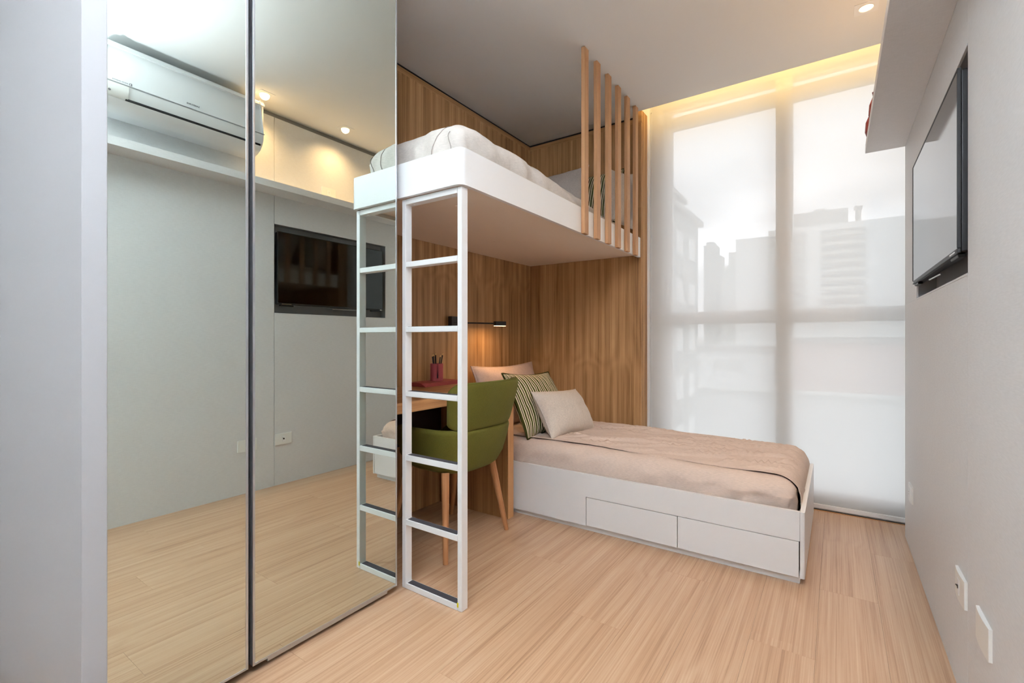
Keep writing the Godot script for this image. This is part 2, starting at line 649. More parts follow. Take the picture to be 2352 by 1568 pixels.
func build_window() -> void:
	var wn := structure("window_1", "floor to ceiling window in white frames behind the shade")
	var z0 := -3.575
	var z1 := -3.500
	var xa := -1.146
	var xb := 0.50
	var post := func(a: float, b: float, called: String):
		part(mb().lohi(V(a, 0.0, z0), V(b, 2.74, z1), 0.004), called, M.frame, wn)
	post.call(xa, -1.052, "jamb_frame")
	for q in [[-1.052, -1.000], [0.41, 0.46]]:
		part(mb().lohi(V(q[0], 0.0, -3.590), V(q[1], 2.74, -3.550), 0.003), "sash_stile", M.frame, wn)
	post.call(-0.324, -0.228, "mullion")
	post.call(0.46, xb, "jamb_frame")
	for s in [[-1.000, -0.324], [-0.228, 0.46]]:
		for r in [[0.0, 0.105, "bottom_rail"], [1.155, 1.243, "middle_rail"], [2.590, 2.684, "transom"], [2.722, 2.742, "top_rail"]]:
			part(mb().lohi(V(s[0], r[0], -3.590), V(s[1], r[1], -3.550 if r[0] > 1.0 else z1 - 0.006), 0.003), r[2], M.frame, wn)
		for g in [[0.105, 1.155], [1.243, 2.590], [2.684, 2.722]]:
			part(mb().lohi(V(s[0], g[0], -3.572), V(s[1], g[1], -3.566), 0.0), "pane", M.glass, wn)
	# side of the niche past the end of the right wall
	var jr := structure("trim_1")
	part(mb().lohi(V(0.50, 0, -3.75), V(0.60, 2.95, -3.20), 0.0), "niche_return", M.plaster, jr)
	# roller shade
	var sh := thing("roller_shade", "sheer off-white screen shade pulled down over the window", "shade")
	var fab := mb()
	fab.grid(func(a: float, b: float): return V(lerpf(-1.124, 0.49, a), lerpf(0.030, 2.85, b), -3.461 + 0.0015 * sin(a * 9.0) * sin(b * PI)), 24, 12)
	part(fab, "fabric", M.shade, sh)
	part(mb().lohi(V(-1.124, 0.006, -3.468), V(0.49, 0.034, -3.452), 0.004), "hem_bar", M.white, sh)
	var rl := mb()
	rl.bar(V(-1.13, 2.875, -3.485), V(0.495, 2.875, -3.485), 0.026, 0.026, 20)
	part(rl, "roller_tube", M.alu, sh)

func build_right_wall() -> void:
	var wr := structure("wall_right")
	# masonry behind, with the shadow gap under the ceiling
	part(mb().lohi(V(XR + 0.075, 0, -3.235), V(0.60, YC, 1.35), 0.0), "masonry", M.plaster, wr)
	var T0 := -2.811
	var T1 := -1.805
	var Y0 := 1.2307
	var Y1 := 1.8722
	var top := 2.628
	var p := func(ya: float, yb: float, za: float, zb: float):
		part(mb().lohi(V(XR, ya, za), V(XR + 0.03, yb, zb), 0.0008), "panel", M.panel, wr)
	# panels around the recess for the screen
	p.call(0.0, Y0, -3.2495, T1)
	p.call(Y0 + 0.0, Y1, -3.2495, T0)
	p.call(Y1, top, -3.2495, T1)
	p.call(0.0, top, T1 + 0.0025, -0.40)
	p.call(0.0, top, -0.3975, 1.30)
	part(mb().lohi(V(XR + 0.03, 0, -3.2495), V(XR + 0.075, YC, -3.235), 0.0), "end_board", M.panel, wr)
	part(mb().lohi(V(XR + 0.031, top - 0.02, -3.2490), V(XR + 0.07, YC, 1.30), 0.0), "shadow_gap", M.reveal, wr)
	# backing strips close the panels
	part(mb().lohi(V(XR + 0.031, 0, -3.235), V(XR + 0.075, Y0 - 0.03, 1.30), 0.0), "backing", M.gap, wr)
	part(mb().lohi(V(XR + 0.031, Y1 + 0.03, -3.235), V(XR + 0.075, 2.60, 1.30), 0.0), "backing", M.gap, wr)
	part(mb().lohi(V(XR + 0.031, Y0 - 0.03, T1 + 0.03), V(XR + 0.075, Y1 + 0.03, 1.30), 0.0), "backing", M.gap, wr)
	part(mb().lohi(V(XR + 0.031, Y0 - 0.03, -3.235), V(XR + 0.075, Y1 + 0.03, T0 - 0.03), 0.0), "backing", M.gap, wr)
	# recess lining
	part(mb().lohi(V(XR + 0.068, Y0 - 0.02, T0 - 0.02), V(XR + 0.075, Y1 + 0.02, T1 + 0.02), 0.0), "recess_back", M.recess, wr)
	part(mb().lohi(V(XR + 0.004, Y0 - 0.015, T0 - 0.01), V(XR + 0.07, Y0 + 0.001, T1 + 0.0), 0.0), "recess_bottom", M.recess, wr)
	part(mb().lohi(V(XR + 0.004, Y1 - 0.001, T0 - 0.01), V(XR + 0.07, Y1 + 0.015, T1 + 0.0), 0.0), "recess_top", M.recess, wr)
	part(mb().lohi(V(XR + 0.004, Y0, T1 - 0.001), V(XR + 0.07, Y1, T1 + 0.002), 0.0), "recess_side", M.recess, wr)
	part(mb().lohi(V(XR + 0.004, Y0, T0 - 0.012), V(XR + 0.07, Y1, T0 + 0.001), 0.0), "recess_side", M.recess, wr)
	# thin raised bead round the recess
	for q in [[Y0 - 0.004, Y0 + 0.003, T0 - 0.004, T1 - 0.001], [Y1 - 0.003, Y1 + 0.004, T0 - 0.004, T1 - 0.001], [Y0 + 0.003, Y1 - 0.003, T0 - 0.004, T0 + 0.003]]:
		part(mb().lohi(V(XR - 0.0015, q[0], q[2]), V(XR + 0.006, q[1], q[3]), 0.001), "recess_bead", M.panel, wr)
	# long shelf
	var sf := thing("wall_shelf", "long white wall shelf above the television", "shelf")
	part(mb().lohi(V(0.133, 2.070, -3.242), V(XR, 2.116, 1.28), 0.001), "shelf_board", M.panel, sf)
	# dark red ornaments at its far end
	var od := [[-3.16, 0.158, 0.016], [-2.93, 0.160, 0.0145]]
	var names := ["dark red ornament at the window end of the wall shelf", "dark red ornament on the wall shelf, nearer the camera of the two"]
	for i in 2:
		var o: Array = od[i]
		var b := mb()
		b.lathe(V(o[1], 2.1165, o[0]), [Vector2(0, 0), Vector2(o[2] * 1.2, 0), Vector2(o[2] * 1.9, 0.04), Vector2(o[2] * 1.7, 0.09), Vector2(o[2] * 0.7, 0.13), Vector2(o[2] * 0.9, 0.15), Vector2(o[2] * 0.6, 0.15), Vector2(0, 0.10)], 20)
		tag(part(b, "ornament", M.ornament, self), names[i], "ornament", "ornaments on the wall shelf")

func build_wardrobe() -> void:
	var wd := thing("wardrobe", "built-in wardrobe with two tall mirrored doors", "wardrobe")
	part(mb().lohi(V(XL + 0.004, 0.0, -1.334), V(-1.535, 2.645, -1.312), 0.001), "side_panel", M.walnut, wd)
	part(mb().lohi(V(XL + 0.004, 0.05, -1.310), V(-1.535, 0.07, -0.34), 0.0), "bottom_panel", M.gap, wd)
	part(mb().lohi(V(XL + 0.004, 2.62, -1.310), V(-1.52, YC - 0.002, -0.34), 0.0), "top_panel", M.white, wd)
	part(mb().lohi(V(-1.60, 0.0, -1.31), V(-1.585, 0.05, -0.34), 0.0), "plinth", M.gap, wd)
	part(mb().lohi(V(-1.53, 0.06, -1.31), V(-1.524, 2.62, -0.34), 0.0), "door_backing", M.gap, wd)
	for d in [[-1.336, -0.750], [-0.737, -0.334]]:
		var dr := Node3D.new()
		dr.name = "mirror_door"
		wd.add_child(dr, true)
		var e := 0.0075
		var yb := 0.028
		var yt := 2.652
		part(mb().lohi(V(XM - 0.004, yb + e, d[0] + e), V(XM, yt - e, d[1] - e), 0.0), "mirror", M.mirror, dr, "clear silvered mirror with a faint green tint")
		part(mb().lohi(V(XM - 0.022, yb, d[0]), V(XM + 0.0015, yt, d[0] + e), 0.0008), "stile", M.alu, dr)
		part(mb().lohi(V(XM - 0.022, yb, d[1] - e), V(XM + 0.0015, yt, d[1]), 0.0008), "stile", M.alu, dr)
		part(mb().lohi(V(XM - 0.022, yb, d[0] + e), V(XM + 0.0015, yb + e, d[1] - e), 0.0008), "rail", M.alu, dr)
		part(mb().lohi(V(XM - 0.022, yt - e, d[0] + e), V(XM + 0.0015, yt, d[1] - e), 0.0008), "rail", M.alu, dr)
		part(mb().lohi(V(XM - 0.020, yb + e, d[0] + e), V(XM - 0.006, yt - e, d[1] - e), 0.0), "backing_board", M.dark_alu, dr)
	part(mb().lohi(V(-1.522, 0.03, -0.7495), V(-1.512, 2.65, -0.7375), 0.0), "gap_seal", M.gap, wd)
	part(mb().lohi(V(-1.518, 0.014, -1.29), V(-1.503, 0.028, -0.80), 0.001), "door_guide", M.alu, wd)
	# upright panel next to the camera
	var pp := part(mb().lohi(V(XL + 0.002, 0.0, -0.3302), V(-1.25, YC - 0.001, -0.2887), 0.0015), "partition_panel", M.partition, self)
	tag(pp, "plain upright panel, its white greyed to dim it, at the near left edge, beside the mirrors", "panel")

# ---------------------------------------------------------------- soft things
func pillow(called: String, label: String, group: String, w: float, h: float, t: float, mat: Material, cord: Material, seed_: int, cord_r := 0.004) -> Node3D:
	var o := thing(called, label, "pillow", group)
	var nz := noise(seed_, 3.2, 3)
	var nf := noise(seed_ + 7, 9.0, 2)
	var edge := func(u: float, vv: float) -> Vector3:
		var pin := 0.075
		var x := u * w * 0.5 * (1.0 - pin * (1.0 - vv * vv) * absf(u) ** 3)
		var y := vv * h * 0.5 * (1.0 - pin * 1.3 * (1.0 - u * u) * absf(vv) ** 3)
		return V(x, y, 0)
	var face := func(sg: float) -> Callable:
		return func(a: float, b: float) -> Vector3:
			var u := sin((a * 2.0 - 1.0) * PI * 0.5) * 0.6 + (a * 2.0 - 1.0) * 0.4
			var vv := sin((b * 2.0 - 1.0) * PI * 0.5) * 0.6 + (b * 2.0 - 1.0) * 0.4
			var p: Vector3 = edge.call(u, vv)
			var f := pow(maxf(0.0, 1.0 - pow(absf(u), 2.6)), 0.62) * pow(maxf(0.0, 1.0 - pow(absf(vv), 2.6)), 0.62)
			var q := V(p.x * 3.0, p.y * 3.0, sg * 2.0)
			var wr := nz.get_noise_3dv(q) * 0.010 + nf.get_noise_3dv(q * 0.6) * 0.004
			p.z = sg * (t * 0.5 * f + wr * sqrt(f) * (1.0 - 0.5 * f))
			p.y -= 0.02 * f * (1.0 if vv < 0.0 else 0.0) * absf(vv) * 0.5
			return p
	var body := mb()
	body.grid(face.call(1.0), 44, 36, false, 1.0, 1.0)
	body.grid(face.call(-1.0), 44, 36, false, 1.0, 1.0)
	part(body, "cushion", mat, o)
	if cord:
		var pts := []
		for k in 40: pts.append(edge.call(-1.0 + k / 20.0, 1.0))
		for k in 30: pts.append(edge.call(1.0, 1.0 - k / 15.0))
		for k in 40: pts.append(edge.call(1.0 - k / 20.0, -1.0))
		for k in 30: pts.append(edge.call(-1.0, -1.0 + k / 15.0))
		part(mb().tube(pts, cord_r, true, 6), "piping", cord, o)
	return o

# stand a pillow: foot line centre, direction of its width, top line centre
func stand(o: Node3D, foot: Vector3, top: Vector3, along: Vector3) -> void:
	var y := (top - foot).normalized()
	var x := (along - y * along.dot(y)).normalized()
	var z := x.cross(y)
	o.transform = Transform3D(Basis(x, y, z), (foot + top) * 0.5)

func build_loft_bed() -> void:
	var yb := 1.638
	var yt := 1.780
	var xo := -1.167
	var zo := -1.357
	var bed := thing("loft_bed", "white loft bed fixed high over the desk", "bed")
	# rail with a rounded corner, seen from above
	var poly := PackedVector2Array()
	poly.append(Vector2(xo - 0.018, ZB + 0.001))
	poly.append(Vector2(xo, ZB + 0.001))
	for k in 9:
		var a := PI * 0.5 * k / 8.0
		poly.append(Vector2(xo - 0.03 + 0.03 * cos(a), zo - 0.03 + 0.03 * sin(a)))
	poly.append(Vector2(XL + 0.001, zo))
	poly.append(Vector2(XL + 0.001, zo - 0.018))
	for k in 5:
		var a := PI * 0.5 * (4 - k) / 4.0
		poly.append(Vector2(xo - 0.03 + 0.012 * cos(a), zo - 0.03 + 0.012 * sin(a)))
	part(mb().prism(poly, 1, yb, yt, true), "side_rail", M.white, bed)
	part(mb().lohi(V(XL + 0.001, yb + 0.017, ZB + 0.001), V(xo - 0.019, yb + 0.035, zo - 0.019), 0.001), "underside_panel", M.beige, bed, "beige underside board")
	for s in [[-1.42, -1.62], [-1.42, -2.35], [-1.75, -2.35], [-1.9, -3.0]]:
		part(mb().bar(V(s[0], yb + 0.0165, s[1]), V(s[0], yb + 0.0145, s[1]), 0.007, 0.006, 10), "screw_cap", M.beige, bed)
	# ladder
	var ld := thing("bed_ladder", "white metal ladder leading up to the loft bed", "ladder")
	var za := -1.413
	var zb := -1.376
	for q in [[-1.5125, -1.490], [-1.204, -1.181]]:
		part(mb().lohi(V(q[0], 0.0, za), V(q[1], yb - 0.002, zb), 0.0025), "post", M.white, ld)
	for r in [[0.0, 0.024], [0.267, 0.291], [0.538, 0.562], [0.807, 0.830], [1.077, 1.100], [1.349, 1.372]]:
		var rg := part(mb().lohi(V(-1.490, r[0], za), V(-1.204, r[1], zb), 0.002), "rung", M.white, ld)
		part(mb().lohi(V(-1.483, r[1] - 0.0002, za + 0.004), V(-1.211, r[1] + 0.0010, zb - 0.005), 0.0003), "grip_tape", M.tape, rg, "dark grey anti-slip tape")
	part(mb().lohi(V(-1.490, 1.612, za), V(-1.204, yb - 0.002, zb), 0.002), "top_bar", M.white, ld)
	for s in [-1.46, -1.24]:
		part(mb().bar(V(s, 1.6125, -1.394), V(s, 1.6105, -1.394), 0.006, 0.005, 10), "screw_cap", M.white, ld)
	part(mb().lohi(V(-1.205, 0.014, zb - 0.0005), V(-1.197, 0.032, zb + 0.0006), 0.0002), "sticker", M.sticker, ld, "tiny yellow sticker")
	# slats to the ceiling
	var sc := thing("slat_screen", "six upright wooden slats between loft bed and ceiling", "railing")
	for z in [-2.371, -2.534, -2.697, -2.856, -3.016, -3.175]:
		part(mb().lohi(V(-1.166, 1.633, z - 0.05), V(-1.1435, YC - 0.0005, z), 0.0015, 1, Vector2(rng.randf(), rng.randf() * 2.0)), "slat", M.slat_wood, sc)
	# mattress with a loose sheet
	var mt := thing("loft_mattress", "soft mattress in a pale grey-beige sheet on the loft bed", "mattress")
	var n1 := noise(101, 3.0, 3)
	var n2 := noise(102, 9.0, 2)
	var f := func(p: Vector3, nn: Vector3) -> Vector3:
		var hz := smoothstep(-3.3, -1.6, p.z)
		var upper := smoothstep(1.70, 1.93, p.y)
		var dy := lerpf(-0.090, 0.0, hz) * upper
		var side := 1.0 - absf(nn.y)
		var low := smoothstep(1.95, 1.78, p.y)
		var fn := n2.get_noise_3d(p.x * 1.5 + p.y * 0.5, p.y * 0.35, p.z * 0.75)
		var fold := (fn * 0.030 + pow(1.0 - absf(fn), 8.0) * 0.014) * side * (0.35 + 0.65 * low) * smoothstep(1.765, 1.83, p.y)
		var big := n1.get_noise_3d(p.x * 1.2, p.y * 1.5, p.z * 1.2) * 0.022
		return nn * (fold + big * (0.4 + 0.6 * side)) + V(0, dy, 0)
	part(mb().soft(V(-1.645, 1.805, -2.352), V(0.870, 0.255, 1.90), 0.085, 44.0, f), "sheet", M.sheet_high, mt)
	# folded edge seams of the sheet at the foot end
	for s in [[-1.352, -1.312, 1.785, 1.935], [-1.268, -1.262, 1.785, 1.872]]:
		var pts := []
		for k in 14:
			var t := k / 13.0
			var y := lerpf(s[2], s[3], t)
			var r := 0.085
			var yc := 1.9325 - r
			var nn := V(0, 0, 1)
			var zz := -1.402
			if y > yc:
				var sy := minf((y - yc) / r, 0.995)
				nn = V(0, sy, sqrt(1.0 - sy * sy))
				zz = -1.402 - r + r * nn.z
			var p := V(lerpf(s[0], s[1], t) + 0.002 * sin(t * 4.0), y, zz)
			pts.append(p + f.call(p, nn) + nn * 0.0008)
		part(mb().tube(pts, 0.0018, false, 6), "seam", M.thread, mt)
	# pillows at its head
	var g := "pillows on the loft bed"
	var a := pillow("pillow", "light grey pillow on the loft bed, left of the slats", g, 0.48, 0.42, 0.15, M.pillow_grey, null, 31)
	stand(a, V(-1.655, 1.875, -2.90), V(-1.655, 2.240, -3.02), V(1, 0.05, 0.06))
	var b := pillow("pillow", "green striped pillow behind the slats on the loft bed", g, 0.40, 0.42, 0.13, M.striped, M.cord_striped, 32)
	stand(b, V(-1.45, 1.862, -3.10), V(-1.44, 2.265, -3.22), V(1, 0.06, 0.0))
	var c := pillow("pillow", "small sand coloured pillow behind the last slats of the loft bed", g, 0.25, 0.40, 0.12, M.pillow_sand, M.pillow_sand, 33)
	stand(c, V(-1.262, 1.86, -3.15), V(-1.260, 2.220, -3.18), V(0.52, 0.12, -0.85))

func build_low_bed() -> void:
	var zf := -2.336
	var xe := -0.108
	var bed := thing("storage_bed", "low white bed base with two drawers in front of the window", "bed")
	var fp := PackedVector2Array([Vector2(-2.06, 0.033), Vector2(-1.1205, 0.033), Vector2(-1.1205, 0.1905), Vector2(-0.127, 0.1905), Vector2(-0.127, 0.314), Vector2(-2.06, 0.314)])
	part(mb().prism(fp, 2, zf - 0.018, zf), "front_board", M.white, bed)
	for d in [[-1.1175, -0.6355], [-0.6325, -0.1300]]:
		part(mb().lohi(V(d[0], 0.035, zf - 0.018), V(d[1], 0.1875, zf), 0.001), "drawer", M.white, bed)
	# end board with a softened front corner
	var poly := PackedVector2Array([Vector2(xe - 0.018, zf), Vector2(xe - 0.008, zf), Vector2(xe - 0.002, zf - 0.002), Vector2(xe, zf - 0.008), Vector2(xe, -3.295), Vector2(xe - 0.018, -3.295)])
	part(mb().prism(poly, 1, 0.033, 0.314), "end_board", M.white, bed)
	part(mb().lohi(V(-2.06, 0.0, zf - 0.045), V(-0.1273, 0.033, zf - 0.025), 0.001), "plinth", M.white, bed)
	part(mb().lohi(V(-0.146, 0.0, -3.28), V(-0.128, 0.033, zf - 0.046), 0.001), "plinth", M.white, bed)
	part(mb().lohi(V(-2.06, 0.0, -3.295), V(-0.128, 0.314, -3.277), 0.001), "back_board", M.white, bed)
	part(mb().lohi(V(-2.06, 0.190, -3.276), V(-0.128, 0.206, zf - 0.020), 0.0), "base_board", M.white, bed)
	part(mb().lohi(V(-2.06, 0.034, -3.276), V(-0.131, 0.050, zf - 0.035), 0.0), "drawer_box", M.gap, bed)
	# mattress
	var mt := thing("mattress", "mattress in a beige sheet on the low storage bed", "mattress")
	var n1 := noise(201, 2.5, 3)
	var n2 := noise(202, 7.0, 3)
	var n3 := noise(203, 1.4, 2)
	var f := func(p: Vector3, nn: Vector3) -> Vector3:
		var side := 1.0 - absf(nn.y)
		var fold := n2.get_noise_3d(p.x * 1.1, p.y * 2.2, p.z * 1.0) * 0.024 * side
		var big := n1.get_noise_3d(p.x * 1.3, p.y, p.z * 2.0) * 0.006
		var sag := 0.0
		if nn.y > 0.0: sag = n3.get_noise_3d(p.x, 0, p.z) * 0.006 - 0.016 * smoothstep(-1.2, -0.15, p.x)
		return nn * (fold + big) + V(0, sag, 0)
	part(mb().soft(V(-1.105, 0.325, -2.815), V(1.935, 0.236, 0.905), 0.085, 46.0, f), "sheet", M.sheet_low, mt)
	# top cover whose edge runs along the front and turns down over the foot end
	var c1 := noise(210, 2.0, 3)
	var c2 := noise(211, 3.0, 2)
	var edge := func(x: float) -> float:
		return -2.452 + 0.006 * sin(x * 7.0) + c1.get_noise_2d(x * 1.2, 3.0) * 0.010
	var top := func(a: float, b: float) -> Vector3:
		# a runs along the bed to the foot and down; b runs from the front edge back
		var s := a * 2.13
		var z0: float = edge.call(-2.05 + minf(s, 1.86))
		var z := lerpf(z0, -3.245, b)
		var x := -2.05 + s
		var y := 0.4460
		if s > 1.83:
			var q := s - 1.83
			var ang := clampf(q / 0.085, 0.0, PI * 0.5)
			x = -0.222 + 0.096 * sin(ang)
			y = 0.4460 - 0.092 * (1.0 - cos(ang)) - maxf(0.0, q - 0.1335)
		var crease := c2.get_noise_3d(x * 0.7 + z * 0.2, 0.0, z * 2.6 + x * 0.9)
		var soft_ := c1.get_noise_3d(x * 1.0, 5.0, z * 1.4)
		var ridge := pow(1.0 - absf(crease), 10.0)
		y += (ridge * 0.022 + crease * 0.010) * smoothstep(0.0, 0.16, b) * smoothstep(1.0, 0.75, b) + soft_ * 0.008
		y += -0.016 * smoothstep(-1.2, -0.15, x)
		y -= 0.020 * smoothstep(0.86, 1.0, b) * smoothstep(0.86, 1.0, b)
		var lift := 1.0 - smoothstep(0.0, 0.03, b)
		y += lift * 0.002 + 0.003 * maxf(0.0, c1.get_noise_2d(x * 3.0, 9.0)) * lift
		return V(x, y, z)
	var cover := mb()
	cover.grid(top, 150, 60)
	var under := func(a: float, b: float) -> Vector3:
		var p: Vector3 = top.call(a, b * 0.10)
		return p - V(0.004 if a > 0.9 else 0.0, 0.004, 0.0)
	cover.grid(under, 150, 3)
	var lip := func(a: float, b: float) -> Vector3:
		var p: Vector3 = top.call(a, 0.0)
		var q: Vector3 = under.call(a, 0.0)
		return p.lerp(q, b) + V(0, 0, 0.0015 * sin(b * PI))
	cover.grid(lip, 150, 3)
	part(cover, "top_cover", M.sheet_low, mt)
	# pillows
	var g := "pillows on the low bed"
	var a := pillow("pillow", "pale pink pillow with piped edge against the wood wall", g, 0.76, 0.46, 0.17, M.pillow_pink, M.pillow_pink, 41, 0.006)
	stand(a, V(-1.88, 0.425, -2.83), V(-2.02, 0.860, -2.83), V(0, 0, -1))
	var b := pillow("pillow", "green and cream striped pillow in the middle of the low bed", g, 0.62, 0.44, 0.17, M.striped, M.cord_striped, 42, 0.006)
	stand(b, V(-1.555, 0.425, -2.72), V(-1.755, 0.815, -2.73), V(-0.06, 0.0, -1))
	var c := pillow("pillow", "small sand coloured pillow in front of the striped one", g, 0.53, 0.325, 0.18, M.pillow_sand, M.thread, 43, 0.0012)
	stand(c, V(-1.378, 0.425, -2.725), V(-1.555, 0.712, -2.755), V(0.05, 0.015, -1))

func build_desk() -> void:
	var xf := -1.569
	var dk := thing("desk", "wood desk under the loft bed with a panel end", "desk")
	part(mb().lohi(V(XL + 0.001, 0.720, -2.297), V(xf - 0.004, 0.768, -1.336), 0.0008, 2), "desktop", M.desk_wood, dk)
	part(mb().lohi(V(xf - 0.004, 0.720, -2.297), V(xf, 0.768, -1.336), 0.0006, 2, Vector2(0.3, 0.2)), "edge_band", M.edge_wood, dk, "light oak edge band")
	part(mb().lohi(V(XL + 0.001, 0.0, -2.296), V(xf - 0.004, 0.7195, -2.240), 0.0008, 1, Vector2(0.2, 0)), "side_panel", M.desk_wood, dk)
	part(mb().lohi(V(xf - 0.004, 0.0, -2.296), V(xf, 0.7195, -2.240), 0.0006, 1, Vector2(0.1, 0.5)), "edge_band", M.edge_wood, dk, "light oak edge band")
	part(mb().lohi(V(XL + 0.001, 0.42, -2.238), V(XL + 0.016, 0.7195, -1.34), 0.0008), "under_desk_shade_board", M.black, dk)  # black board added to stand in for the deep shade under the desk
	# tray with a folded pouring corner
	var xa := -2.098
	var xb := -1.952
	var za := -2.275
	var zb := -1.958
	var y0 := 0.7685
	var y1 := 0.790
	var q := 0.045
	var tr := mb()
	var up := Vector3.UP
	var P := [V(xa, y1, za), V(xb, y1, za), V(xb, y1, zb - q), V(xb - q, y1, zb), V(xa, y1, zb)]
	var t := []
	for p in P: t.append(tr.pt(p, up, Vector2(p.x, p.z)))
	tr.tri(t[0], t[1], t[2]); tr.tri(t[0], t[2], t[3]); tr.tri(t[0], t[3], t[4])
	var tip := V(xb, y0, zb)
	var nf := V(1, 1.6, 1).normalized()
	tr.tri(tr.pt(P[2], nf, Vector2.ZERO), tr.pt(tip, nf, Vector2.ZERO), tr.pt(P[3], nf, Vector2.ZERO))
	var B := [V(xa, y0, za), V(xb, y0, za), tip, V(xa, y0, zb)]
	var X := Vector3.RIGHT
	var Z := Vector3.BACK
	tr.quad(tr.pt(B[1], X, Vector2.ZERO), tr.pt(B[2], X, Vector2.ZERO), tr.pt(P[2], X, Vector2.ZERO), tr.pt(P[1], X, Vector2.ZERO))
	tr.quad(tr.pt(B[2], Z, Vector2.ZERO), tr.pt(B[3], Z, Vector2.ZERO), tr.pt(P[4], Z, Vector2.ZERO), tr.pt(P[3], Z, Vector2.ZERO))
	tr.quad(tr.pt(B[0], -Z, Vector2.ZERO), tr.pt(B[1], -Z, Vector2.ZERO), tr.pt(P[1], -Z, Vector2.ZERO), tr.pt(P[0], -Z, Vector2.ZERO))
	tr.quad(tr.pt(B[0], -X, Vector2.ZERO), tr.pt(B[3], -X, Vector2.ZERO), tr.pt(P[4], -X, Vector2.ZERO), tr.pt(P[0], -X, Vector2.ZERO))
	tr.quad(tr.pt(B[0], -up, Vector2.ZERO), tr.pt(B[1], -up, Vector2.ZERO), tr.pt(B[2], -up, Vector2.ZERO), tr.pt(B[3], -up, Vector2.ZERO))
	tag(part(tr, "tray", M.clay, self), "flat brick red tray with a folded corner on the desk", "tray")
	# pencil cup with a slot in its side
	var cc := V(-2.035, y1 + 0.0003, -2.135)
	var cup := mb()
	var R := 0.039
	var Hc := 0.106
	var slot := 0.105
	var face := atan2(-cc.x * 0.0 + 0.62, 0.78)
	var ring := func(r: float, ya: float, yb: float, out_: float):
		cup.grid(func(a: float, b: float) -> Vector3:
			var an := face + slot + a * (TAU - slot * 2.0)
			return cc + V(cos(an) * r, lerpf(ya, yb, b), sin(an) * r), 40, 2)
	ring.call(R, 0.016, Hc, 1.0)
	ring.call(R - 0.004, 0.016, Hc, -1.0)
	cup.grid(func(a: float, b: float) -> Vector3:
		var an := face + slot + a * (TAU - slot * 2.0)
		var r := lerpf(R - 0.004, R, b)
		return cc + V(cos(an) * r, Hc, sin(an) * r), 40, 1)
	for sgn in [1.0, -1.0]:
		var an: float = face + slot * sgn
		cup.grid(func(a: float, b: float) -> Vector3: return cc + V(cos(an), 0, sin(an)) * lerpf(R - 0.004, R, a) + V(0, lerpf(0.016, Hc, b), 0), 1, 2)
	cup.lathe(cc, [Vector2(0, 0), Vector2(R - 0.001, 0), Vector2(R, 0.002), Vector2(R, 0.016), Vector2(0, 0.016)], 40)
	tag(part(cup, "pencil_cup", M.rose, self), "dusty rose pencil cup with a slot, on the red tray", "cup")
	# pencils
	var plabel := ["black pencil in the cup, leaning furthest left", "black pencil in the cup, second from the left", "black pencil in the cup, third from the left", "black pencil upright by the slot of the cup", "black pencil in the cup, leaning right, shorter of the two", "black pencil in the cup, leaning furthest right"]
	# towards picture right is about (0.82, 0, -0.57)
	var sx := V(0.8237, 0, -0.567)
	var dz := V(-0.567, 0, -0.8237)
	var spec := [[-0.012, -0.030, 0.166, 0.006], [-0.008, -0.021, 0.170, -0.004], [-0.002, -0.013, 0.168, 0.010], [0.000, -0.005, 0.177, -0.010], [0.004, 0.024, 0.164, 0.004], [0.012, 0.040, 0.176, -0.006]]
	for i in 6:
		var s: Array = spec[i]
		var foot: Vector3 = cc + sx * s[0] + dz * s[3] + V(0, 0.0165, 0)
		var tp: Vector3 = cc + sx * s[1] + dz * s[3] * 1.5 + V(0, s[2], 0)
		var d := (tp - foot).normalized()
		var pn := thing("pencil", plabel[i], "pencil", "pencils in the cup")
		part(mb().bar(foot, tp - d * 0.018, 0.0037, 0.0037, 6), "shaft", M.pencil, pn)
		part(mb().bar(tp - d * 0.018, tp - d * 0.004, 0.0036, 0.0011, 8), "sharpened_wood", M.pencil_wood, pn, "sharpened bare wood")
		part(mb().bar(tp - d * 0.004, tp, 0.0011, 0.0003, 6), "lead", M.pencil, pn)

